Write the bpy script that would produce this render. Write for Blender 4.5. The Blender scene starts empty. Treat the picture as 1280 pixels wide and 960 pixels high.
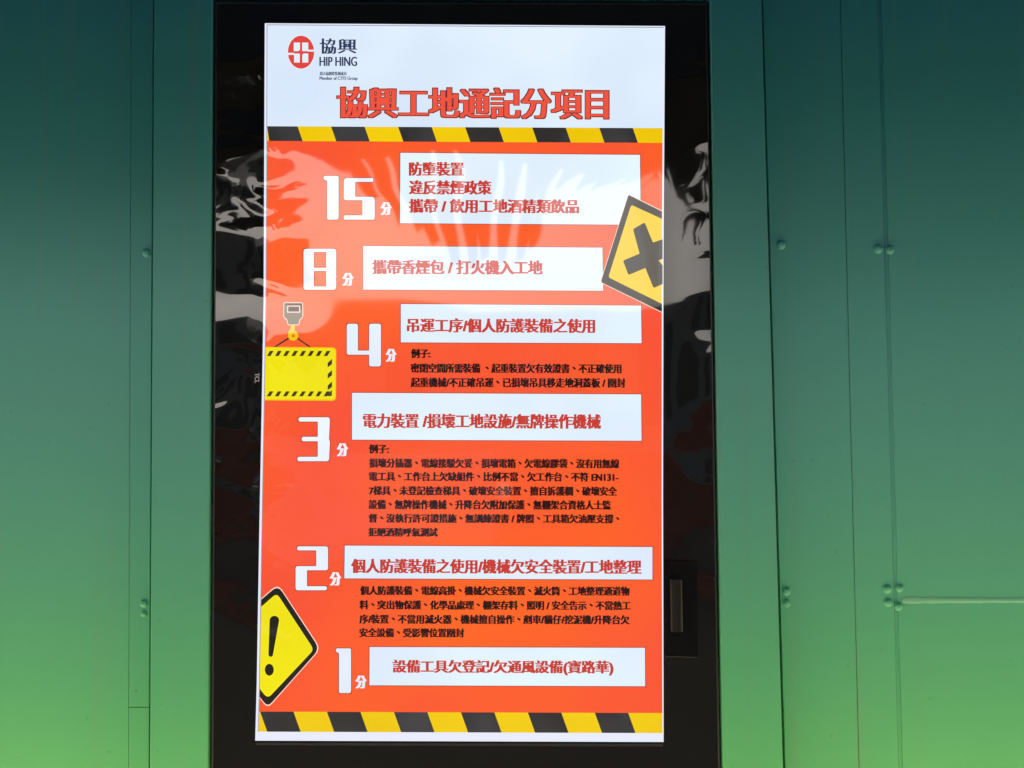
import bpy, bmesh, math, random
from mathutils import Vector, Matrix
random.seed(4)
S = bpy.context.scene
C = S.collection
rad = math.radians

# ------------------------------------------------------------------ camera
CAM_Y, CAM_Z, PITCH, FPX = -1.72, 0.95, 2.5, 1230.0
cam_d = bpy.data.cameras.new('camera')
cam = bpy.data.objects.new('camera', cam_d); C.objects.link(cam)
cam.location = (0, CAM_Y, CAM_Z); cam.rotation_euler = (rad(90 + PITCH), 0, 0)
cam_d.sensor_width = 36.0; cam_d.lens = 36.0 * FPX / 1280.0
cam_d.clip_start = 0.02; cam_d.clip_end = 3000
S.camera = cam
S.render.resolution_x, S.render.resolution_y = 1024, 768

# ------------------------------------------------------------------ sky, sun, exposure
SUN_EL, SUN_AZ = 41.0, -14.0           # the sun stands in front of the hoarding (-y), a little to the left
EXPO = 2.98
w = bpy.data.worlds.new('World'); S.world = w; w.use_nodes = True
nt = w.node_tree
bg = nt.nodes['Background']; bg.inputs['Strength'].default_value = 0.05
sky = nt.nodes.new('ShaderNodeTexSky'); sky.sky_type = 'NISHITA'; sky.sun_disc = False
sd = Vector((math.sin(rad(SUN_AZ)) * math.cos(rad(SUN_EL)), -math.cos(rad(SUN_AZ)) * math.cos(rad(SUN_EL)), math.sin(rad(SUN_EL))))
sky.sun_elevation = rad(SUN_EL); sky.sun_rotation = math.atan2(sd.x, sd.y)
sky.air_density = 1.0; sky.dust_density = 4.0; sky.ozone_density = 1.0
nt.links.new(sky.outputs[0], bg.inputs['Color'])
sl = bpy.data.lights.new('sun', 'SUN'); sl.energy = 5.0; sl.angle = rad(0.5); sl.color = (1.0, 0.93, 0.80)
so = bpy.data.objects.new('sun', sl); C.objects.link(so)
so.rotation_euler = (-sd).to_track_quat('-Z', 'Y').to_euler(); so.location = sd * 20
vs = S.view_settings
S.display_settings.display_device = 'sRGB'
vs.view_transform = 'Standard'; vs.look = 'None'; vs.exposure = EXPO; vs.gamma = 1.0; vs.use_curve_mapping = False
S.cycles.max_bounces = 10; S.cycles.diffuse_bounces = 6

# ------------------------------------------------------------------ helpers
def lin(c):
    return tuple(((v / 255) / 12.92 if v / 255 <= 0.04045 else (((v / 255) + 0.055) / 1.055) ** 2.4) for v in c)

FWD = Vector((0, math.cos(rad(PITCH)), math.sin(rad(PITCH))))
UP = Vector((0, -math.sin(rad(PITCH)), math.cos(rad(PITCH))))
def P(px, py, y):
    """the point of the upright plane at depth y that the photograph shows at (px, py)"""
    d = FWD + Vector((1, 0, 0)) * ((px - 640) / FPX) + UP * ((480 - py) / FPX)
    return Vector((0, CAM_Y, CAM_Z)) + d * ((y - CAM_Y) / d.y)

def tag(o, label=None, cat=None, group=None, kind=None):
    for k, v in (('label', label), ('category', cat), ('group', group), ('kind', kind)):
        if v: o[k] = v
    return o
def obj(name, bm, mats, parent=None, smooth=False):
    me = bpy.data.meshes.new(name); bm.to_mesh(me); bm.free()
    for m in (mats if isinstance(mats, (list, tuple)) else [mats]): me.materials.append(m)
    if smooth:
        for p in me.polygons: p.use_smooth = True
    o = bpy.data.objects.new(name, me); C.objects.link(o)
    if parent:
        o.parent = parent
        o.matrix_parent_inverse = Matrix.Translation(-parent_loc(parent))
    return o
def parent_loc(p):
    v = Vector(p.location)
    while p.parent: p = p.parent; v = Vector((0, 0, 0)) + v
    return v
def thing(name, label, cat, loc=(0, 0, 0), group=None):
    o = bpy.data.objects.new(name, None); C.objects.link(o); o.location = loc; o.empty_display_size = .1
    return tag(o, label, cat, group)
def add_box(bm, lo, hi, bevel=0.0):
    r = bmesh.ops.create_cube(bm, size=1.0)
    for v in r['verts']:
        v.co = Vector(((lo[i] + hi[i]) / 2 + v.co[i] * (hi[i] - lo[i]) for i in range(3)))
    if bevel:
        es = list({e for v in r['verts'] for e in v.link_edges})
        bmesh.ops.bevel(bm, geom=es, offset=bevel, segments=2, affect='EDGES', profile=.5)
def poly_px(bm, pts, y, mi=0):
    vs_ = [bm.verts.new(P(px, py, y)) for px, py in pts]
    f = bm.faces.new(vs_); f.material_index = mi
    if f.normal.length == 0: f.normal_update()
    f.normal_update()
    if f.normal.y > 0: f.normal_flip()
    if len(vs_) > 4: bmesh.ops.triangulate(bm, faces=[f])
def slab_px(bm, quad, y_front, y_back, bevel=0.0):
    """a slab whose front face has the pixel outline QUAD (TL, TR, BR, BL)"""
    fr = [bm.verts.new(P(a, b, y_front)) for a, b in quad]
    bk = [bm.verts.new(Vector((v.co.x, y_back, v.co.z))) for v in fr]
    n = len(quad); fs = [bm.faces.new(fr[::-1]), bm.faces.new(bk)]
    for i in range(n): fs.append(bm.faces.new((fr[i], fr[(i + 1) % n], bk[(i + 1) % n], bk[i])))
    bmesh.ops.recalc_face_normals(bm, faces=fs)
    if bevel:
        es = {e for f in fs[:1] for e in f.edges}
        bmesh.ops.bevel(bm, geom=list(es), offset=bevel, segments=2, affect='EDGES', profile=.5)
def rpoly(pts, r, n=4):
    """round the corners of a pixel polygon; r a number or one per corner"""
    out = []; N = len(pts)
    for i, p in enumerate(pts):
        ri = r[i] if isinstance(r, (list, tuple)) else r
        p = Vector(p); a = Vector(pts[i - 1]) - p; b = Vector(pts[(i + 1) % N]) - p
        t = min(ri, a.length * .49, b.length * .49)
        if t <= 0.01: out.append(tuple(p)); continue
        p0 = p + a.normalized() * t; p1 = p + b.normalized() * t
        for k in range(n + 1):
            s = k / n
            out.append(tuple(p0 * (1 - s) ** 2 + p * 2 * s * (1 - s) + p1 * s * s))
    return out
def grow(pts, d):
    """offset a (convex-ish) pixel polygon outwards by d"""
    N = len(pts); area = sum(pts[i - 1][0] * pts[i][1] - pts[i][0] * pts[i - 1][1] for i in range(N))
    sg = 1 if area > 0 else -1; out = []
    for i in range(N):
        p = Vector(pts[i]); e0 = (p - Vector(pts[i - 1])).normalized(); e1 = (Vector(pts[(i + 1) % N]) - p).normalized()
        n0 = Vector((e0.y, -e0.x)) * sg; n1 = Vector((e1.y, -e1.x)) * sg
        m = (n0 + n1); m = m / max(m.length_squared, .3) * 2
        out.append(tuple(p + m * d))
    return out
def ell(cx, cy, rx, ry, n=40):
    return [(cx + rx * math.cos(2 * math.pi * k / n), cy + ry * math.sin(2 * math.pi * k / n)) for k in range(n)]

# ------------------------------------------------------------------ materials
def new_mat(name):
    m = bpy.data.materials.new(name); m.use_nodes = True
    return m, m.node_tree, m.node_tree.nodes['Principled BSDF']
def N(t, kind, **kw):
    n = t.nodes.new(kind)
    for k, v in kw.items(): setattr(n, k, v)
    return n

def sheet_normal(t):
    """the slow waves of the clear front sheet of the screen (world space, shared by all that lies under it)"""
    L = t.links
    geo = N(t, 'ShaderNodeNewGeometry')
    sep = N(t, 'ShaderNodeSeparateXYZ'); L.new(geo.outputs['Position'], sep.inputs[0])
    X, Z = sep.outputs['X'], sep.outputs['Z']
    def M(op, a, b=None, c=None):
        n = N(t, 'ShaderNodeMath', operation=op)
        for i, v in enumerate((a, b, c)):
            if v is None: continue
            if isinstance(v, (int, float)): n.inputs[i].default_value = v
            else: L.new(v, n.inputs[i])
        return n.outputs[0]
    def smooth(v, a, b, lo, hi):
        mr = N(t, 'ShaderNodeMapRange'); mr.interpolation_type = 'SMOOTHSTEP'
        for k, q in (('From Min', a), ('From Max', b), ('To Min', lo), ('To Max', hi)): mr.inputs[k].default_value = q
        L.new(v, mr.inputs['Value']); return mr.outputs[0]
    # one shallow dish across the upper third
    d = M('SUBTRACT', Z, M('MULTIPLY_ADD', X, .06, DISH_Z))
    dish = M('MULTIPLY', M('EXPONENT', M('MULTIPLY', M('MULTIPLY', d, d), -1 / (2 * DISH_S ** 2))), -DISH_A)
    # slow irregular buckling, strongest at the two long edges
    com = N(t, 'ShaderNodeCombineXYZ'); L.new(X, com.inputs['X']); L.new(Z, com.inputs['Y'])
    mp = N(t, 'ShaderNodeMapping'); mp.inputs['Scale'].default_value = (1.5, 2.4, 1.0); mp.inputs['Location'].default_value = WAVE_AT
    L.new(com.outputs[0], mp.inputs['Vector'])
    n1 = N(t, 'ShaderNodeTexNoise'); n1.inputs['Scale'].default_value = 2.2; n1.inputs['Detail'].default_value = 0.5; n1.inputs['Roughness'].default_value = .35
    n1.inputs['Distortion'].default_value = .45
    L.new(mp.outputs[0], n1.inputs['Vector'])
    edge = M('ADD', smooth(X, -.46, -.28, .30, .0), smooth(X, .25, .36, .0, .42))
    buckle = M('MULTIPLY', n1.outputs['Fac'], M('MULTIPLY_ADD', edge, WAVE_E, smooth(Z, .95, 1.2, .0004, WAVE_M)))
    # tighter ripples where the left edge is clamped
    bend = M('MULTIPLY', M('SUBTRACT', Z, 1.24), M('ADD', X, .45))
    zz = M('SUBTRACT', M('ADD', Z, M('MULTIPLY', bend, -.9)), RIP_Z)
    ph = M('ADD', M('MULTIPLY', zz, 2 * math.pi / RIP_P), M('MULTIPLY', M('SUBTRACT', n1.outputs['Fac'], .5), 2.2))
    rip = M('MULTIPLY', M('SINE', ph), smooth(X, -.44, -.27, RIP_A, .0))
    # fine crumples close to both long edges
    n2 = N(t, 'ShaderNodeTexNoise'); n2.inputs['Scale'].default_value = 6.5; n2.inputs['Detail'].default_value = .8; n2.inputs['Distortion'].default_value = .8
    L.new(mp.outputs[0], n2.inputs['Vector'])
    cr = M('MULTIPLY', n2.outputs['Fac'], M('ADD', smooth(X, -.43, -.33, .0026, .0), smooth(X, .27, .34, .0, .0014)))
    h = M('ADD', M('ADD', M('ADD', dish, buckle), rip), cr)
    bp = N(t, 'ShaderNodeBump'); bp.inputs['Strength'].default_value = 1.0; bp.inputs['Distance'].default_value = 1.0
    L.new(h, bp.inputs['Height'])
    return bp.outputs['Normal']
DISH_Z, DISH_S, DISH_A = 1.30, .16, .0060
WAVE_AT, WAVE_E, WAVE_M = (3.1, 1.7, 0), .026, .0024
RIP_A, RIP_Z, RIP_P = -.00115, 1.311, .166

_lit = {}
def lit(name, c, c2=None, scale=3.0, gain=1.0):
    """a colour of the lit display, under the glossy front sheet"""
    if name in _lit: return _lit[name]
    m, t, b = new_mat(name)
    b.inputs['Base Color'].default_value = (.012, .012, .013, 1); b.inputs['Roughness'].default_value = .035
    b.inputs['IOR'].default_value = 1.49
    k = gain / 2 ** EXPO
    b.inputs['Emission Strength'].default_value = k
    if c2:
        tc = N(t, 'ShaderNodeTexCoord'); no = N(t, 'ShaderNodeTexNoise'); no.inputs['Scale'].default_value = scale; no.inputs['Detail'].default_value = 2
        t.links.new(tc.outputs['Object'], no.inputs['Vector'])
        cr = N(t, 'ShaderNodeValToRGB'); cr.color_ramp.elements[0].position = .35; cr.color_ramp.elements[1].position = .65
        cr.color_ramp.elements[0].color = lin(c) + (1,); cr.color_ramp.elements[1].color = lin(c2) + (1,)
        t.links.new(no.outputs['Fac'], cr.inputs[0]); t.links.new(cr.outputs[0], b.inputs['Emission Color'])
    else:
        b.inputs['Emission Color'].default_value = lin(c) + (1,)
    t.links.new(sheet_normal(t), b.inputs['Normal'])
    _lit[name] = m
    return m
WHITE = lit('display_white', (228, 243, 254), (216, 231, 251), 4.0)
BOXW = lit('display_panel_white', (231, 248, 254), (221, 234, 252), 3.0)
BAR = lit('display_edge_white', (232, 236, 255))
EDGE = lit('display_edge_grey', (150, 150, 165))
RED = lit('display_orange_red', (255, 101, 33), (248, 82, 52), 2.2)
RTXT = lit('display_red_lettering', (200, 60, 48))
TITLE = lit('display_title_red', (240, 84, 62))
MAROON = lit('display_maroon', (92, 40, 60))
BOXLINE = lit('display_box_line', (168, 62, 54))
BLACK = lit('display_black', (34, 12, 14))
STRIPE = lit('display_stripe_black', (46, 44, 44), (64, 64, 66), 9.0)
YEL = lit('display_yellow', (238, 198, 4), (244, 206, 8), 5.0)
LEMON = lit('display_lemon', (244, 232, 6), (236, 222, 12), 6.0)
INK = lit('display_dark_ink', (30, 27, 18))
NAVY = lit('display_navy', (48, 56, 92))
DIG = lit('display_number_white', (244, 250, 255), (226, 237, 254), 6.0)
PALE = lit('display_pale_line', (255, 214, 196))
GREY = lit('display_grey', (120, 112, 92))
DGREY = lit('display_dark_grey', (62, 50, 40))
LOGO = lit('display_emblem_red', (226, 70, 62))

def glass_black(name, base=(.0095, .0105, .011)):
    m, t, b = new_mat(name)
    b.inputs['Base Color'].default_value = base + (1,); b.inputs['Roughness'].default_value = .035; b.inputs['IOR'].default_value = 1.49
    t.links.new(sheet_normal(t), b.inputs['Normal'])
    return m
BEZEL = glass_black('black_bezel_glass')
TRIM = glass_black('grey_trim', (.03, .032, .035))
MARK = glass_black('grey_print_on_bezel', (.62, .62, .60))

def paint(name, c, rough=.42, var=.10, bump=.15, fade=None):
    m, t, b = new_mat(name)
    tc = N(t, 'ShaderNodeTexCoord')
    n1 = N(t, 'ShaderNodeTexNoise'); n1.inputs['Scale'].default_value = 2.3; n1.inputs['Detail'].default_value = 5; n1.inputs['Roughness'].default_value = .6
    mp = N(t, 'ShaderNodeMapping'); mp.inputs['Scale'].default_value = (1, 1, .35)
    t.links.new(tc.outputs['Object'], mp.inputs[0]); t.links.new(mp.outputs[0], n1.inputs['Vector'])
    n2 = N(t, 'ShaderNodeTexNoise'); n2.inputs['Scale'].default_value = 260; n2.inputs['Detail'].default_value = 3
    t.links.new(tc.outputs['Object'], n2.inputs['Vector'])
    mx = N(t, 'ShaderNodeMix', data_type='RGBA')
    mx.inputs['A'].default_value = tuple(v * (1 - var) for v in c) + (1,); mx.inputs['B'].default_value = tuple(v * (1 + var) for v in c) + (1,)
    t.links.new(n1.outputs['Fac'], mx.inputs['Factor'])
    col = mx.outputs['Result']
    if fade:      # printed leaf green to deep teal; some shade at the head is painted in
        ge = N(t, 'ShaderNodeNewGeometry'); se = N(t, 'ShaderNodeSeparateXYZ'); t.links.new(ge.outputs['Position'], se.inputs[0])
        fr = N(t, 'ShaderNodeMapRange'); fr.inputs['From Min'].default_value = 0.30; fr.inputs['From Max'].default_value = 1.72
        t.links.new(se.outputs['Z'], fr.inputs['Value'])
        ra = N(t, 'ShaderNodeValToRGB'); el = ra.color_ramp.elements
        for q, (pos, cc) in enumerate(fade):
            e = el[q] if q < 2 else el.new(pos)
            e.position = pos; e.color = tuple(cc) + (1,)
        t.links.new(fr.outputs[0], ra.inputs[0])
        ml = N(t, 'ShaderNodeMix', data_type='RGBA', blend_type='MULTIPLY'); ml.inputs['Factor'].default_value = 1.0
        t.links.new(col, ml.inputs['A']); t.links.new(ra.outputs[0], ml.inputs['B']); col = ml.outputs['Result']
    if fade:      # thin runs of dust down the sheet, a few scuffs and specks
        tc2 = N(t, 'ShaderNodeNewGeometry')
        m2 = N(t, 'ShaderNodeMapping'); m2.inputs['Scale'].default_value = (38, 38, .9); t.links.new(tc2.outputs['Position'], m2.inputs[0])
        st = N(t, 'ShaderNodeTexNoise'); st.inputs['Scale'].default_value = 1.0; st.inputs['Detail'].default_value = 4; t.links.new(m2.outputs[0], st.inputs['Vector'])
        m3 = N(t, 'ShaderNodeMapRange'); m3.inputs['From Min'].default_value = .56; m3.inputs['From Max'].default_value = .80; m3.inputs['To Max'].default_value = .24
        t.links.new(st.outputs['Fac'], m3.inputs['Value'])
        d1 = N(t, 'ShaderNodeMix', data_type='RGBA'); d1.inputs['B'].default_value = (.20, .24, .19, 1)
        t.links.new(m3.outputs[0], d1.inputs['Factor']); t.links.new(col, d1.inputs['A']); col = d1.outputs['Result']
        sp = N(t, 'ShaderNodeTexNoise'); sp.inputs['Scale'].default_value = 70; sp.inputs['Detail'].default_value = 2; t.links.new(tc2.outputs['Position'], sp.inputs['Vector'])
        m4 = N(t, 'ShaderNodeMapRange'); m4.inputs['From Min'].default_value = .70; m4.inputs['From Max'].default_value = .78; m4.inputs['To Max'].default_value = .35
        t.links.new(sp.outputs['Fac'], m4.inputs['Value'])
        d2 = N(t, 'ShaderNodeMix', data_type='RGBA'); d2.inputs['B'].default_value = (.06, .13, .08, 1)
        t.links.new(m4.outputs[0], d2.inputs['Factor']); t.links.new(col, d2.inputs['A']); col = d2.outputs['Result']
    t.links.new(col, b.inputs['Base Color'])
    mr = N(t, 'ShaderNodeMapRange'); mr.inputs['To Min'].default_value = rough - .06; mr.inputs['To Max'].default_value = rough + .08
    t.links.new(n1.outputs['Fac'], mr.inputs['Value']); t.links.new(mr.outputs[0], b.inputs['Roughness'])
    b.inputs['Specular IOR Level'].default_value = .35
    bp = N(t, 'ShaderNodeBump'); bp.inputs['Strength'].default_value = bump; bp.inputs['Distance'].default_value = .0006
    t.links.new(n2.outputs['Fac'], bp.inputs['Height'])
    n3 = N(t, 'ShaderNodeTexNoise'); n3.inputs['Scale'].default_value = 5; n3.inputs['Detail'].default_value = 1
    t.links.new(mp.outputs[0], n3.inputs['Vector'])
    b2 = N(t, 'ShaderNodeBump'); b2.inputs['Strength'].default_value = .5; b2.inputs['Distance'].default_value = .007
    t.links.new(n3.outputs['Fac'], b2.inputs['Height']); t.links.new(bp.outputs[0], b2.inputs['Normal'])
    t.links.new(b2.outputs[0], b.inputs['Normal'])
    return m
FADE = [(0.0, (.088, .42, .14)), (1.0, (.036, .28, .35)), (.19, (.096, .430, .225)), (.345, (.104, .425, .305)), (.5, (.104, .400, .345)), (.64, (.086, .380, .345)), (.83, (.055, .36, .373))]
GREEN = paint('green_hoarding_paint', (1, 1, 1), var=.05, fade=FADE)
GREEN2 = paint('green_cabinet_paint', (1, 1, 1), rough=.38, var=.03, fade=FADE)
GREEN_L = paint('light_green_sealant', (.17, .50, .31), rough=.5)
DARKM = paint('black_metal', (.012, .012, .012), rough=.5)
LATCH = paint('latch_plate_black', (.005, .005, .005), rough=.10, bump=.05)
HANDLE = paint('latch_handle_grey', (.012, .012, .012), rough=.3, bump=.05)
RIM = paint('dark_rim_metal', (.06, .055, .055), rough=.35)
BOUNCE_BLUE = paint('blue_bounce_tint', (.02, .05, .16), rough=.6)  # blue picked to tint the bounced light at the wall's head
PAVE = paint('buff_paving', (.52, .41, .26), rough=.8, var=.12)
ASPH = paint('asphalt', (.05, .05, .052), rough=.9)
CONC = paint('grey_render', (.42, .42, .41), rough=.8)
PALEW = paint('pale_render', (.70, .70, .68), rough=.8)
WIN = paint('dark_window', (.03, .035, .04), rough=.15)
LEAF = paint('dark_foliage', (.05, .09, .03), rough=.7)
BARR = paint('red_plastic', (.55, .05, .03), rough=.5)
BARW = paint('white_plastic', (.75, .75, .73), rough=.5)
POSTM = paint('post_steel', (.10, .11, .11), rough=.5)

# ------------------------------------------------------------------ the ground and what faces the hoarding
g = bmesh.new(); add_box(g, (-400, -1200, -.4), (400, 60, -.12)); tag(obj('road', g, ASPH), kind='structure')
g = bmesh.new(); add_box(g, (-60, -1.05, -.119), (60, .6, 0.0), .01); tag(obj('pavement', g, PAVE), kind='structure')
# unseen walkway roof, added: deep fascia and blue soffit shape the wall's light
rf = thing('shade_roof', 'unseen flat blue roof added to shade the green hoarding', 'roof', (0, -1.1, 2.30))
b = bmesh.new(); add_box(b, (-14, -2.09, 2.14), (14, .9, 2.22), .004); obj('shade_roof_deck', b, BOUNCE_BLUE, rf)
b = bmesh.new(); add_box(b, (-14, -2.14, 1.89), (14, -2.093, 2.26), .004); obj('shade_fascia', b, POSTM, rf)
b = bmesh.new()  # fringe added under the fascia, shaped for dark teeth in the screen's reflection
for k in range(-110, 111):
    x = k * .086 + .012 * math.sin(k * 2.1); u = x + .12
    L_ = .05 + .02 * math.sin(k * 1.7) + .21 * math.exp(-(u / .44) ** 2); lean = -.30 * u * math.exp(-(u / .8) ** 2)
    a_ = [(x - .042, 1.892), (x + .042, 1.892), (x + .018 + lean, 1.892 - L_ + .02), (x - .014 + lean, 1.892 - L_)]
    f_ = [b.verts.new((px, -2.098, pz)) for px, pz in a_]; k_ = [b.verts.new((px, -2.106, pz)) for px, pz in a_]
    b.faces.new(f_); b.faces.new(k_[::-1])
    for i in range(4): b.faces.new((f_[i], k_[i], k_[(i + 1) % 4], f_[(i + 1) % 4]))
bmesh.ops.recalc_face_normals(b, faces=b.faces[:])
add_box(b, (-9.6, -2.1085, 1.880), (9.6, -2.0950, 1.96))
obj('reflection_fringe', b, POSTM, rf)
# unseen deck, invented to shade the road and narrow the sky
fo = thing('shade_flyover', 'unseen concrete deck added to shade the road', 'shade_flyover', (0, -15, -.12))
b = bmesh.new(); add_box(b, (-160, -25, 9.6), (160, -12.38, 10.6), .05); obj('shade_deck', b, CONC, fo)
for x in (-38, 40):
    b = bmesh.new(); add_box(b, (x - 1, -17.5, -.12), (x + 1, -15.5, 9.6), .05); obj('shade_pier', b, CONC, fo)

# unseen red and white barriers, added to give the screen's gloss mid-tones
def barrier_mesh():
    b = bmesh.new(); n = 0
    prof = [(-.24, .0), (-.24, .16), (-.11, .42), (-.08, .92), (.08, .92), (.11, .42), (.24, .16), (.24, .0)]
    a_ = [b.verts.new((-.72, y, z)) for y, z in prof]; c_ = [b.verts.new((.72, y, z)) for y, z in prof]
    b.faces.new(a_[::-1]); b.faces.new(c_)
    for i in range(len(prof)): b.faces.new((a_[i], a_[(i + 1) % 8], c_[(i + 1) % 8], c_[i]))
    bmesh.ops.recalc_face_normals(b, faces=b.faces[:])
    bmesh.ops.bevel(b, geom=b.edges[:], offset=.02, segments=2, affect='EDGES', profile=.5)
    return b
for m_, nm in ((BARR, 'red'), (BARW, 'white')):
    first = None
    for k in range(6):
        x = -8.6 + 3.1 * k + (1.55 if nm == 'white' else 0)
        if first is None:
            first = obj('reflection_barrier', barrier_mesh(), m_)
            tag(first, nm + ' plastic water-filled barrier, unseen, added for the screen reflections', 'barrier', nm + ' barriers added for the reflections'); o = first
        else: o = first.copy(); C.objects.link(o)
        o.location = (x, -6.6 + .25 * math.sin(k * 2.3 + (nm == 'white')), -.12); o.rotation_euler.z = .06 * math.sin(k * 3.1)
# buildings across the road, mirrored in the screen; heights shaped to cut skylight
def building(label, x0, x1, y, h, d, wall=None):
    t = thing('building', label, 'building', ((x0 + x1) / 2, y, -.12))  # added building, height shaped to cut skylight
    b = bmesh.new(); add_box(b, (x0, y - d, -.12), (x1, y, h), .02); obj('wall', b, wall or CONC, t)
    n = max(2, int((x1 - x0) / 2.2))
    for k in range(n):
        xa = x0 + (k + .25) * (x1 - x0) / n
        b = bmesh.new(); add_box(b, (xa, y - .05, 1.2), (xa + (x1 - x0) / n * .5, y + .03, h - .8)); obj('added_window', b, WIN, t)
building('added low grey building across the road, left', -46, -7, -27, 7.4, 8)
building('added lowest grey building opposite the screen', -6.4, 5.2, -25.5, 5.4, 7)
building('added taller pale building across the road', 5.0, 48, -28, 10.6, 9, PALEW)

# ------------------------------------------------------------------ the green hoarding
YW = 0.0            # face of the hoarding sheets
YC = -0.042         # face of the cabinet round the screen
YB = -0.036         # face of the bezel
def xline(p0, p1):
    return lambda y: p0[0] + (p1[0] - p0[0]) * (y - p0[1]) / (p1[1] - p0[1])
T, B = -210, 1440
CL = xline((192.5, 0), (187, 960)); CR = xline((952, 0), (979, 960))      # outer edges of the cabinet
BL = xline((265.5, 0), (260.5, 960)); BR = xline((887, 0), (903, 960))    # its opening
SEAM = xline((1050.5, 0), (1074, 960)); CREASE = xline((1099.5, 0), (1126, 960))
def strip(lf, rt, y0, y1, bevel=.0012, py0=T, py1=B):
    b = bmesh.new()
    slab_px(b, [(lf(py0), py0), (rt(py0), py0), (rt(py1), py1), (lf(py1), py1)], y0, y1, bevel)
    return b
K = lambda x: (lambda y: x)
OFF = lambda f, d: (lambda y: f(y) + d)

def rivet(px, py, par, r=4.6):
    b = bmesh.new(); c = P(px, py, YW)
    rr = r * 1.40e-3; n = 18
    prof = [(rr * 1.25, 0.0), (rr * 1.2, .0010), (rr * .96, .0012), (rr * .90, .0026), (rr * .6, .0040), (rr * .25, .0046)]
    rings = []
    for q, (a, h) in enumerate(prof):
        rings.append([b.verts.new((c.x + a * math.cos(2 * math.pi * k / n), c.y - .0006 - h, c.z + a * math.sin(2 * math.pi * k / n))) for k in range(n)])
    for q in range(len(rings) - 1):
        for k in range(n):
            b.faces.new((rings[q][k], rings[q][(k + 1) % n], rings[q + 1][(k + 1) % n], rings[q + 1][k]))
    b.faces.new(rings[-1])
    bmesh.ops.recalc_face_normals(b, faces=b.faces[:])
    return obj('rivet', b, GREEN, par, smooth=True)

GRP = 'green metal hoarding sheets'
# left sheet, with the lap strip that carries the rivets next to the cabinet
p = thing('hoarding_panel', 'wide green hoarding sheet left of the screen with three rivets', 'hoarding panel', P(90, 1440, YW), GRP)
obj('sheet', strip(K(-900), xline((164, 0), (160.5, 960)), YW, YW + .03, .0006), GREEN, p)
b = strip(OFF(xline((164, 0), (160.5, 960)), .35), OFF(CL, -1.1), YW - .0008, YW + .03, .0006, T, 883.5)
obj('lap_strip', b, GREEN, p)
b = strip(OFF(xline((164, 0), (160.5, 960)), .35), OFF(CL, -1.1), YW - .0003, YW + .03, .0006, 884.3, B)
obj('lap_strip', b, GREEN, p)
for q in ((183.5, 316, 4.8), (180.5, 754, 4.4), (180.5, 767, 3.6)): rivet(q[0], q[1], p, q[2])
# right of the cabinet: a narrow sheet, a cover strip and a wide sheet
p = thing('hoarding_panel', 'narrow green hoarding sheet between the screen cabinet and a thin seam', 'hoarding panel', P(1010, 1440, YW), GRP)
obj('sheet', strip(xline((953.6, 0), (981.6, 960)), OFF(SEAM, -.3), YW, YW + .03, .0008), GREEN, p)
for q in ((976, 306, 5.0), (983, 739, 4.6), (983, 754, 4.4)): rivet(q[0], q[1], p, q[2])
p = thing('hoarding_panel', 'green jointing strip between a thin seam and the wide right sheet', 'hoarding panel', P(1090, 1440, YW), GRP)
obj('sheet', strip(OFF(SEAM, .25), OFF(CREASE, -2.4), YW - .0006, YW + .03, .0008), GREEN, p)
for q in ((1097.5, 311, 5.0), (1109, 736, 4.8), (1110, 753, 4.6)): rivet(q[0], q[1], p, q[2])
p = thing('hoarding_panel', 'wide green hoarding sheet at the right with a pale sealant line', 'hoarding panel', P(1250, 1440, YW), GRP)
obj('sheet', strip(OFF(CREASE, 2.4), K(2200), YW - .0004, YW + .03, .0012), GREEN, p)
b = bmesh.new()
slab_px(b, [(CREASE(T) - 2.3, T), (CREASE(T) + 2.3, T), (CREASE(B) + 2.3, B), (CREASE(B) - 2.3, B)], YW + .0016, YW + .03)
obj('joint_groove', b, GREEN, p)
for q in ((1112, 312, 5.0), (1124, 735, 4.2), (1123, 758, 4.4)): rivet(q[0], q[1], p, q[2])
# sealant bead, uneven in width
b = bmesh.new(); n = 60; up = []; dn = []; md = []
for k in range(n + 1):
    x = 1128 + (1420 - 1128) * k / n
    wob = .5 * math.sin(k * 1.1) + .35 * math.sin(k * 2.7 + 1)
    hh = 3.0 + (1.6 if k < 9 else .4) * abs(math.sin(k * .55)) - (0.4 if k > 20 else 0)
    cy = 750.5 - .3 * wob * .5
    up.append(b.verts.new(P(x, cy - hh, YW - .0009))); dn.append(b.verts.new(P(x, cy + hh, YW - .0009))); md.append(b.verts.new(P(x, cy + .4, YW - .0024)))
for k in range(n):
    b.faces.new((up[k], up[k + 1], md[k + 1], md[k])); b.faces.new((md[k], md[k + 1], dn[k + 1], dn[k]))
bmesh.ops.recalc_face_normals(b, faces=b.faces[:])
obj('sealant_line', b, GREEN_L, p, smooth=True)

# ------------------------------------------------------------------ the cabinet round the screen
p = thing('screen_cabinet', 'green metal cabinet surround standing proud of the hoarding round the screen', 'cabinet', P(575, 1440, YC))
obj('shadow_gap', strip(OFF(CL, -12), OFF(CL, 30), YW + .012, YW + .028, 0), DARKM, p); obj('shadow_gap', strip(OFF(CR, -30), OFF(CR, 12), YW + .012, YW + .028, 0), DARKM, p)
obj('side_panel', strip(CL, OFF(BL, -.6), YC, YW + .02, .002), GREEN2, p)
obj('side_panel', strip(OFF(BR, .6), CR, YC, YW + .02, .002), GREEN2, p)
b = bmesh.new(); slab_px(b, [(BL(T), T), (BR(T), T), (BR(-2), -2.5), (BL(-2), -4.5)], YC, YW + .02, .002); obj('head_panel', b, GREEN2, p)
b = bmesh.new(); slab_px(b, [(BL(1010), 1010), (BR(1010), 1010), (BR(B), B), (BL(B), B)], YC, YW + .02, .002); obj('base_panel', b, GREEN2, p)
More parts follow.
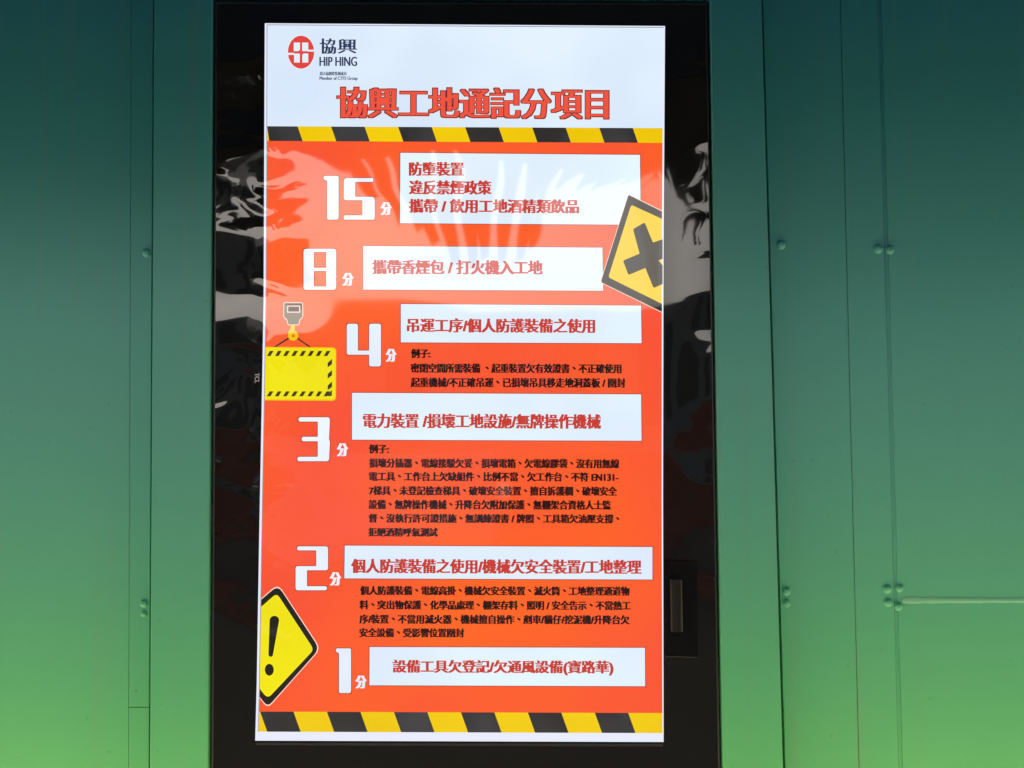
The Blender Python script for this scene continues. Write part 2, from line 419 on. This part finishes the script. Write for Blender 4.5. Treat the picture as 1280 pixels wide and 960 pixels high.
b = bmesh.new(); slab_px(b, [(BL(-6) - 4, -9), (BR(-6) + 4, -9), (BR(1020) + 4, 1016), (BL(1020) - 4, 1016)], YW - .004, YW + .018); obj('back_plate', b, DARKM, p)

# ------------------------------------------------------------------ the screen
scr = thing('display_screen', 'tall lit black-framed display showing an orange site notice', 'screen', P(575, 1000, YB))
SQ = [(331, 29), (831.3, 32.5), (829.4, 320), (828.8, 620), (829.6, 927.5), (319, 925.8), (320.9, 855), (324.2, 660), (327.6, 482), (329.5, 375), (330.3, 180)]
def edge_quad(l, r, t, bt):
    return [(BL(t) + l, t), (BR(t) - r, t + 1.5), (BR(bt) - r, bt + 1), (BL(bt) + l, bt)]
# dark metal casing with a thin bright rim, and the black glass inside it
b = bmesh.new(); slab_px(b, edge_quad(3.8, 3.2, 2.5, 1006), YB + .0012, YW - .006, .0006); obj('rim', b, RIM, scr)
b = bmesh.new(); slab_px(b, edge_quad(6.0, 5.2, 5, 1003), YB, YB + .004); bez = obj('bezel', b, BEZEL, scr)

# a small dark latch let into the right side of the frame, low down
b = bmesh.new(); slab_px(b, [(830.5, 700), (871, 701), (872, 822), (831, 821)], YB - .0012, YB + .002, .0006)
lt = obj('latch', b, LATCH, scr)
b = bmesh.new(); n = 12; c0 = P(845, 724, YB); c1 = P(846, 789, YB); rw = .0105
ra_ = []
for k in range(n + 1):
    a = math.pi * k / n
    ra_.append((b.verts.new((c0.x - rw * math.cos(a), YB - .0013 - .006 * math.sin(a), c0.z)), b.verts.new((c1.x - rw * math.cos(a), YB - .0013 - .006 * math.sin(a), c1.z))))
for k in range(n): b.faces.new((ra_[k][0], ra_[k + 1][0], ra_[k + 1][1], ra_[k][1]))
b.faces.new([v[0] for v in ra_]); b.faces.new([v[1] for v in ra_][::-1])
bmesh.ops.recalc_face_normals(b, faces=b.faces[:])
obj('handle', b, HANDLE, lt)
class Layer:
    z = 0
def ly(k): return YB - .0004 - .00022 * k

def font_mesh(body, shear=0.0, offset=0.0, res=3):
    cu = bpy.data.curves.new('lettering', 'FONT'); cu.body = body; cu.resolution_u = res; cu.offset = offset; cu.shear = shear
    o = bpy.data.objects.new('lettering', cu); C.objects.link(o)
    dg = bpy.context.evaluated_depsgraph_get(); dg.update()
    me = bpy.data.meshes.new_from_object(o.evaluated_get(dg))
    bpy.data.objects.remove(o); bpy.data.curves.remove(cu)
    vs_ = [(v.co.x, v.co.y) for v in me.vertices]; fs = [tuple(f.vertices) for f in me.polygons]
    bpy.data.meshes.remove(me)
    return vs_, fs
_glyph = {}
def glyph(c, offset=0.0):
    """(vertices, faces, advance) of one character"""
    if (c, offset) not in _glyph:
        span = lambda t: (lambda v: max(p[0] for p in v) - min(p[0] for p in v))(font_mesh(t)[0])
        if '_em' not in _glyph: _glyph['_em'] = span('國國') - span('國'); _glyph['_w'] = span('國')
        em = _glyph['_em']
        adv = span('國' + c + '國') - _glyph['_w'] - em
        v, f = ([], []) if c == ' ' else font_mesh(c, offset=offset)
        if c == '、': v = [(x + .30 * em, y + .33 * em) for x, y in v]      # the comma stands in the middle of its square
        _glyph[(c, offset)] = (v, f, adv)
    return _glyph[(c, offset)]
def line_mesh(body, offset=0.0):
    vs_, fs, x = [], [], 0.0
    for c in body:
        v, f, adv = glyph(c, offset); n = len(vs_)
        vs_ += [(p[0] + x, p[1]) for p in v]; fs += [tuple(i + n for i in q) for q in f]; x += adv
    return vs_, fs
def text_px(bm, body, x0, x1, y0, y1, depth, bold=.0, vbold=0.0, slope=.005, offset=0.0, mi=0, rot=None, copies=3):
    """write BODY so that its ink fills the pixel box; BOLD thickens the upright strokes by so many pixels each way"""
    vs_, fs = line_mesh(body, offset)
    ax = min(v[0] for v in vs_); bx = max(v[0] for v in vs_); ay = min(v[1] for v in vs_); by = max(v[1] for v in vs_)
    x0 += bold; x1 -= bold; y0 += vbold; y1 -= vbold
    sx = (x1 - x0) / (bx - ax); sy = (y1 - y0) / (by - ay)
    shifts = [(0, 0)]
    if bold: shifts = [(-bold + 2 * bold * k / (copies - 1), 0) for k in range(copies)]
    if vbold: shifts = [(a, s * vbold) for a, _ in shifts for s in (-1, 1)]
    for q, (dx, dy) in enumerate(shifts):
        vv = []
        for vx, vy in vs_:
            px = x0 + (vx - ax) * sx + dx; py = y1 - (vy - ay) * sy + dy + slope * ((vx - ax) * sx)
            if rot: px, py = rot(px, py)
            vv.append(bm.verts.new(P(px, py, depth - .00003 * q)))
        for f in fs:
            try:
                fc = bm.faces.new([vv[i] for i in f]); fc.material_index = mi
            except ValueError: pass
def letters(name, mat, par, lines, depth, **kw):
    b = bmesh.new()
    for ln in lines: text_px(b, *ln, depth, **kw)
    for f in b.faces:
        f.normal_update()
        if f.normal.y > 0: f.normal_flip()
    return obj(name, b, mat, par)
def flat(name, polys, depth, mats, par):
    b = bmesh.new()
    for q in polys:
        if isinstance(q, tuple): poly_px(b, q[0], depth - q[2] if len(q) > 2 else depth, q[1])
        else: poly_px(b, q, depth)
    return obj(name, b, mats, par)

# small grey maker's mark, turned on its side
def turned(px, py): return (321.4 + (472.5 - py), 472.5 + (px - 322))
letters('maker_lettering', MARK, bez, [('TCL', 315.5, 328.5, 469.8, 475.4)], ly(0), bold=.35, slope=0, rot=turned)

# white light guide behind everything, then the shown image
panel = flat('display_panel', [SQ], ly(0), BAR, scr)
def bent(pts):
    def f(y):
        for (y0, a0), (y1, a1) in zip(pts, pts[1:]):
            if y <= y1 or (y1, a1) == pts[-1]: return a0 + (a1 - a0) * (y - y0) / (y1 - y0)
    return f
LX = bent([(31, 334.2), (180, 333.9), (360, 333.0), (482, 331.1), (660, 327.8), (855, 324.7), (915, 323.2)])     # the module is a little bowed
RX = bent([(34, 828.8), (320, 827.4), (620, 827.0), (916, 828.0)])
def across(yl, yr, yl2, yr2, l=0, r=0):
    k = max(1, int((yl2 - yl) / 60))
    rt = [(RX(yr + (yr2 - yr) * i / k) - r, yr + (yr2 - yr) * i / k) for i in range(k + 1)]
    lf = [(LX(yl2 + (yl - yl2) * i / k) + l, yl2 + (yl - yl2) * i / k) for i in range(k + 1)]
    return rt + lf
ys = [31.5 + 883 * i / 16 for i in range(17)]
flat('edge_line', [[(LX(31) - .9, 30.5), (RX(34) + .9, 33.8), (RX(34) + .9, 34.8), (LX(31) - .9, 31.5)],
                   [(LX(y) - .9, y) for y in ys] + [(LX(y), y) for y in ys[::-1]]], ly(1), EDGE, panel)
flat('inner_trim', [[(320, 928.2), (829, 929.8), (829, 933), (320, 931.5)]], ly(.5), TRIM, scr)
head = flat('header_panel', [across(32, 35, 158, 160.5)], ly(1), WHITE, scr)
letters('title_lettering', PALE, head, [('協興工地通記分項目', 419.6, 762.6, 107.4, 148.6)], ly(2), bold=2.6, vbold=1.1, slope=.0055, copies=5)
o = letters('title_lettering', MAROON, head, [('協興工地通記分項目', 420.2, 762, 108, 148)], ly(3.5), bold=2.6, vbold=.75, slope=.0055, copies=5)
letters('title_lettering', TITLE, head, [('協興工地通記分項目', 421.4, 760.8, 109.2, 146.8)], ly(5), bold=1.5, slope=.0055, copies=4)
em = flat('emblem', [(ell(376.3, 65.2, 16.4, 20.6), 0), (ell(376.3, 65.2, 17.4, 21.6), 1, -.0001),
      (rpoly([(367.2, 53.2), (375, 53.2), (375, 62.4), (373, 64), (367.2, 64)], 0), 1, .0002), (rpoly([(377.7, 53.2), (385.3, 53.2), (385.3, 64), (377.7, 64)], 0), 1, .0002),
      ([(367.6, 66.9), (374.8, 66.9), (374.8, 78.2), (367.6, 78.2)], 1, .0002), ([(379.4, 66.9), (385.3, 66.9), (385.3, 78.2), (377.9, 78.2), (377.9, 68.6)], 1, .0002),
      ([(359.4, 66), (367.7, 66), (367.7, 68.6), (359.4, 68.6)], 1, .0002), ([(385.2, 62.2), (393.2, 62.2), (393.2, 64.4), (385.2, 64.4)], 1, .0002)], ly(3), [LOGO, BOXW], head)
letters('company_lettering', NAVY, head, [('協', 399.6, 420.2, 48, 67.2), ('興', 422, 446.2, 48.8, 66.8)], ly(3), bold=.7, slope=0)
letters('company_lettering', NAVY, head, [('HIP HING', 399.2, 446.4, 71, 82.6)], ly(3), bold=.45, slope=0)
letters('company_lettering', NAVY, head, [('周大福創建集團成員', 399.6, 433.4, 89.6, 94.2), ('Member of CTFS Group', 399.4, 447, 95.6, 101.2)], ly(3), bold=.2, slope=0)

def hazard(x0t, x0b, yt, yb, pitch, n, first_dark, dy):
    b = bmesh.new()
    poly_px(b, across(yt, yt + dy, yb, yb + dy), ly(2), 0)
    for k in range(-1, n):
        if (k % 2 == 0) != first_dark: continue
        q = [(x0t + k * pitch, yt), (x0t + (k + 1) * pitch, yt), (x0b + (k + 1) * pitch, yb), (x0b + k * pitch, yb)]
        def clip(p_, y): return (min(max(p_[0], LX(y) + .0), RX(y)), p_[1] + dy * (p_[0] - 334) / 495)
        q = [clip(q[0], yt), clip(q[1], yt), clip(q[2], yb), clip(q[3], yb)]
        if q[1][0] - q[0][0] < 1 and q[2][0] - q[3][0] < 1: continue
        poly_px(b, q, ly(3), 1)
    return obj('hazard_stripe', b, [YEL, STRIPE], scr)
hazard(330.1, 336.5, 157.8, 176.2, 41.9, 13, True, 2.4)
flat('poster_background', [across(175.8, 178, 889.5, 891.5)], ly(1), RED, scr)
hazard(325, 334, 889.5, 914.6, 41.85, 13, True, 1.8)

# the six white panels and their red lettering
def panel_box(q, lines, label):
    o = flat('text_panel', [(q, 0, .0002), (grow(q, .9), 1, 0)], ly(3), [BOXW, BOXLINE], scr)
    tag(o, label)
    for ln in lines: letters('lettering', RTXT, o, [ln], ly(5), bold=1.0, vbold=.15, slope=.004, copies=4)
panel_box([(500.5, 191), (800, 193.6), (801, 281), (500, 279)],
          [('防墮裝置', 511, 580, 202.3, 219.8), ('違反禁煙政策', 511, 614.6, 225.2, 243), ('攜帶 / 飲用工地酒精類飲品', 511, 724, 248.4, 266)], 'tall white panel with three red lines')
panel_box([(454, 307.5), (753, 309.5), (754, 363.5), (454, 362)], [('攜帶香煙包 / 打火機入工地', 465.3, 678.5, 324.6, 342.6)], 'white panel with one red line beside the 8')
panel_box([(501, 380), (801.3, 382), (802, 429), (501, 428)], [('吊運工序/個人防護裝備之使用', 508.5, 744, 397.6, 415.4)], 'white panel with one red line beside the 4')
panel_box([(440, 491), (801.3, 493), (802, 551), (440, 549.6)], [('電力裝置 /損壞工地設施/無牌操作機械', 453.4, 751.4, 516.6, 535)], 'wide white panel with one red line beside the 3')
panel_box([(431, 682), (815.5, 683.8), (815.5, 724.4), (430.4, 723)], [('個人防護裝備之使用/機械欠安全裝置/工地整理', 438.8, 802, 698.2, 716.4)], 'widest white panel with one red line beside the 2')
panel_box([(462, 808.8), (806.2, 809.8), (806.4, 857.8), (461.7, 856.6)], [('設備工具欠登記/欠通風設備(寶路華)', 490.6, 767, 824.6, 843.4)], 'white panel with one red line beside the 1')

# black lettering on the orange ground
def body(lines, label):
    o = letters('body_text', BLACK, scr, lines, ly(3), bold=.72, vbold=.2, slope=.003); tag(o, label)
body([('例子:', 513.6, 538.2, 436, 447.6), ('密閉空間所需裝備 、起重裝置欠有效證書、不正確使用', 513.2, 777, 454, 466), ('起重機械/不正確吊運、已損壞吊具移走地洞蓋板 / 圍封', 513.2, 782, 471.8, 484)], 'three lines of small black lettering')
body([('例子:', 461, 486.4, 555.4, 566.8), ('損壞分插器、電線接駁欠妥、損壞電箱、欠電線膠袋、沒有用無線', 461, 774.4, 572.8, 584.6),
      ('電工具、工作台上欠缺組件、比例不當、欠工作台、不符 EN131-', 461, 773.4, 589.6, 601.2), ('7梯具、未登記檢查梯具、破壞安全裝置、擅自拆護欄、破壞安全', 461, 771.6, 607.3, 619),
      ('設備、無牌操作機械、升降台欠附加保護、無棚架合資格人士監', 460.6, 764.2, 624.5, 636.4), ('督、沒執行許可證措施、無訓練證書 / 牌照、工具箱欠油壓支撐、', 460.6, 774.4, 642, 653.4),
      ('拒絕酒精呼氣測試', 460.2, 547.4, 659.6, 670.6)], 'seven lines of small black lettering')
body([('個人防護裝備、電線高掛、機械欠安全裝置、滅火筒、工地整理通道物', 449.8, 787.2, 732.2, 743.8), ('料、突出物保護、化學品處理、棚架存料、照明 / 安全告示、不當熱工', 449.2, 788.6, 750.2, 761.8),
      ('序/裝置、不當用滅火器、機械擅自操作、剷車/貓仔/挖泥機/升降台欠', 449, 787.2, 768, 779.6), ('安全設備、受影響位置圍封', 449, 580.4, 785, 796.4)], 'four lines of small black lettering')

# the big white numbers
def number(polys, unit, label):
    ps = []
    for q, r in polys:
        ps.append((rpoly(q, r), 0, .0003)); ps.append((rpoly(grow(q, .9), r), 1, 0))
    o = flat('score_number', [], ly(3), [DIG, BOXLINE], scr)
    bpy.data.objects.remove(o)
    b = bmesh.new()
    for i, (q, m_, d_) in enumerate(ps): poly_px(b, q, ly(3) - d_ - .00002 * i, m_)
    o = obj('score_number', b, [DIG, BOXLINE], scr); tag(o, label)
    letters('unit_lettering', DIG, o, [('分',) + unit], ly(4), bold=1.3, slope=0, copies=4)
R = lambda x0, y0, x1, y1: [(x0, y0), (x1, y0), (x1, y1), (x0, y1)]
ONE = lambda x0, x1, xs, y0, y1: [(x0, y0), (x1, y0), (x1, y1), (xs, y1), (xs, y0 + 5.5), (x0, y0 + 4.6)]
number([(ONE(404.7, 423.2, 409, 220, 274.5), [1.5, 2, 3, 2, 2, 1.5]),
        ([(430, 222.6), (466.6, 222.6), (466.6, 227.4), (444, 227.4), (444, 246), (467, 246), (468.3, 249), (468.3, 274.5), (429.7, 274.5), (429.7, 269.2), (453, 269.2), (453, 250.2), (429.7, 250.2)], [4, 2, 2, 1, 1, 2, 2, 2, 2, 2, 1, 1, 3])],
       (475.6, 489.8, 252.7, 268.8), 'white number 15')
E8 = lambda: [([(380.5, 311), (419, 311), (420.2, 335.5), (419.3, 336.6), (420.2, 338), (420.2, 362.2), (379.4, 362.2), (379.4, 338), (380.3, 336.6), (379.4, 335.5)], [3, 3, 0, 0, 0, 3, 3, 0, 0, 0])]
def eight():
    b = bmesh.new()
    x = [379.4, 393.2, 406.9, 420.2]; y = [311, 315.8, 333.9, 339.6, 357.2, 362.2]
    for (a0, a1, a2, a3), z, d, m_ in (((x[0] - .9, x[1], x[2], x[3] + .9), None, 0, 1), ((x[0], x[1], x[2], x[3]), None, .0003, 0)):
        e = .9 if m_ else 0
        g_ = .9 if not m_ else 0
        dd = ly(3) - d
        a1 -= g_; a2 += g_
        poly_px(b, rpoly([(a0, y[0] - e), (a1, y[0] - e), (a1, y[5] + e), (a0, y[5] + e)], [3.5, 0, 0, 3.5]), dd, m_)
        poly_px(b, rpoly([(a2, y[0] - e), (a3, y[0] - e), (a3, y[5] + e), (a2, y[5] + e)], [0, 3.5, 3.5, 0]), dd, m_)
        for k0, k1, s0, s1 in ((0, 1, -e, -g_), (2, 3, g_, -g_), (4, 5, g_, e)):
            poly_px(b, R(a1, y[k0] + s0, a2, y[k1] + s1), dd, m_)
    o = obj('score_number', b, [DIG, BOXLINE], scr); tag(o, 'white number 8')
    letters('unit_lettering', DIG, o, [('分', 427.8, 442, 341, 357.2)], ly(4), bold=1.3, slope=0, copies=4)
eight()
number([([(433.5, 404.7), (447.4, 404.7), (447.4, 438.2), (461.4, 438.2), (461.4, 404.7), (476.2, 404.7), (476.2, 458), (461.4, 458), (461.4, 443.4), (433.5, 443.4)], [3, 3, 1, 1, 3, 3, 3, 3, 1, 3])],
       (482, 495.6, 436, 452.2), 'white number 4')
number([([(373.2, 521.6), (411.6, 521.6), (412.4, 526), (411.2, 549), (412.4, 552), (411.2, 576.5), (371.8, 576.5), (371.8, 571), (397.2, 571), (397.2, 551.6), (377.2, 551.6), (377.2, 546), (397.2, 546), (397.2, 527), (373.2, 527)],
         [2.5, 3, 2, 1, 2, 3, 2.5, 2.5, 1, 1, 2.5, 2.5, 1, 1, 2.5])], (420.8, 435.2, 554, 570.4), 'white number 3')
number([([(371.4, 683), (410, 683), (410, 712.8), (383.7, 712.8), (383.7, 732.8), (408.6, 732.8), (408.6, 737.8), (369.5, 737.8), (369.5, 707.7), (395.3, 707.7), (395.3, 688), (371.4, 688)],
         [2.5, 3, 3, 1, 1, 2.5, 2.5, 3, 3, 1, 1, 2.5])], (412, 426.6, 715.2, 732), 'white number 2')
number([(ONE(420, 438.8, 423.8, 810.5, 866.3), [1.5, 2, 3, 2, 2, 1.5])], (444, 458.4, 844.4, 860.6), 'white number 1')

# crane hook and the sign that hangs from it
hk = flat('crane_hook', [(grow(rpoly([(355.2, 378.8), (378, 378.8), (378, 396), (374, 400), (373.2, 405.6), (360.2, 405.6), (359.4, 400), (355.2, 396)], 1.5), 1.0), 1, 0),
      (rpoly([(355.2, 378.8), (378, 378.8), (378, 396), (374, 400), (373.2, 405.6), (360.2, 405.6), (359.4, 400), (355.2, 396)], 1.5), 0, .0002),
      ([(355.8, 379.4), (377.4, 379.4), (377.4, 388), (375.2, 386), (375.2, 382), (359, 382), (359, 380.6), (355.8, 380.6)], 2, .0003),
      (R(358.9, 382, 375.3, 390.8), 1, .0004), (R(360.2, 383.3, 374, 389.5), 2, .0005)], ly(3), [GREY, PALE, DGREY], scr)
hook = []
for k in range(15):
    a = rad(-75 + 250 * k / 14); hook.append((366.4 + 6.4 * math.cos(a), 419.6 + 6.4 * math.sin(a)))
hook = [(364, 406), (368.4, 406), (368.6, 413.2)] + hook + [(360.4, 415), (363.2, 410)]
flat('hook', [(hook, 0), (ell(366.6, 419.8, 2.0, 2.2, 14), 1, .0002)], ly(4), [YEL, RED], hk)
flat('rope', [[(365, 418.8), (366.4, 420.6), (345.4, 433.6), (342, 433.6)], [(368.4, 421.6), (369.6, 420.4), (389, 433.6), (385.6, 433.6)]], ly(3.4), DGREY, hk)
sg = flat('hanging_sign', [(rpoly([(LX(433.6) + .2, 433.6), (420.4, 434.4), (420, 501), (LX(500) + .2, 500.4)], [0, 5, 5, 0]), 0, 0),
      (rpoly([(LX(434) + .2, 434.6), (419.4, 435.4), (419, 499), (LX(500) + .2, 498.6)], [0, 4, 4, 0]), 1, .0002)], ly(3), [YEL, LEMON], scr)
bars = []
for k in range(8):
    x = 333.2 + 10.15 * k
    bars.append([(x + 4.2, 438.6), (x + 8.8, 438.6), (x + 5.0, 445), (x + .4, 445)]) if k < 8 else None
    bars.append([(x + 4.0, 489.2), (x + 8.6, 489.2), (x + 4.8, 495.4), (x + .2, 495.4)]) if k < 8 else None
for yy in (448.6, 462.6, 477):
    bars.append([(409.6, yy + 5), (415, yy), (415, yy + 6.6), (409.6, yy + 10.6)])
bars.append([(409.8, 494), (414.8, 487), (414.8, 494.6), (410.4, 495.4)])
flat('sign_stripe', bars, ly(5), DGREY, sg)

# diamond warning signs, cut off by the edge of the shown image
XR = 827.4
w1 = flat('warning_sign', [(grow([(785.4, 242.6), (XR, 263), (XR, 391), (750, 353)], 0.0), 2, 0),
      (rpoly([(785.6, 243.6), (XR, 264.2), (XR, 389.8), (751.0, 352.6)], [2, 0, 0, 3]), 1, .0002),
      (rpoly([(789, 256), (XR, 273.6), (XR, 379.8), (760.4, 346.6)], [3, 0, 0, 3]), 0, .0004)], ly(4), [YEL, INK, PALE], scr)
tag(w1, 'diamond warning sign with a black cross')
cx = lambda a, b_: (580 + a * .25, 180 + b_ * .25)
flat('cross_symbol', [rpoly([cx(845, 425), cx(903, 392), cx(945, 493), cx(993, 476), cx(993, 574), cx(972, 582), cx(993, 606), cx(993, 700), cx(948, 720), cx(907, 620), cx(822, 655), cx(795, 583), cx(878, 548)],
      [2, 2, 0, 0, 0, 1, 0, 0, 2, 0, 2, 2, 0])], ly(8), INK, w1)
OUT = [(LX(747) + .2, 749.5), (347.5, 731.5), (399.5, 811), (334.5, 884), (LX(868) + .2, 871)]
INN = [(LX(757) + .2, 758.5), (346, 741.5), (392.4, 812), (334.5, 873.5), (LX(860) + .2, 861)]
w2 = flat('warning_sign', [(rpoly(grow(OUT, .0), [0, 10, 10, 10, 0]), 1, .0002), (rpoly([(OUT[0][0], OUT[0][1] - 1.4), (347.5, 729.6), (401, 811), (334.5, 885.8), (OUT[4][0], 872.6)], [0, 10, 10, 10, 0]), 2, 0),
      (rpoly(INN, [0, 6, 6, 7, 0]), 0, .0004)], ly(4), [LEMON, INK, PALE], scr)
tag(w2, 'diamond warning sign with an exclamation mark')
ex = [(343 + 5.9 * math.cos(rad(a)), 775.4 + 5.6 * math.sin(rad(a))) for a in range(-180, 1, 15)] + [(338.4 + 2.9 * math.cos(rad(a)), 818 + 3 * math.sin(rad(a))) for a in range(0, 181, 20)]
flat('exclamation_symbol', [ex, ell(336.6, 837.2, 5.6, 7.4, 24)], ly(8), INK, w2)
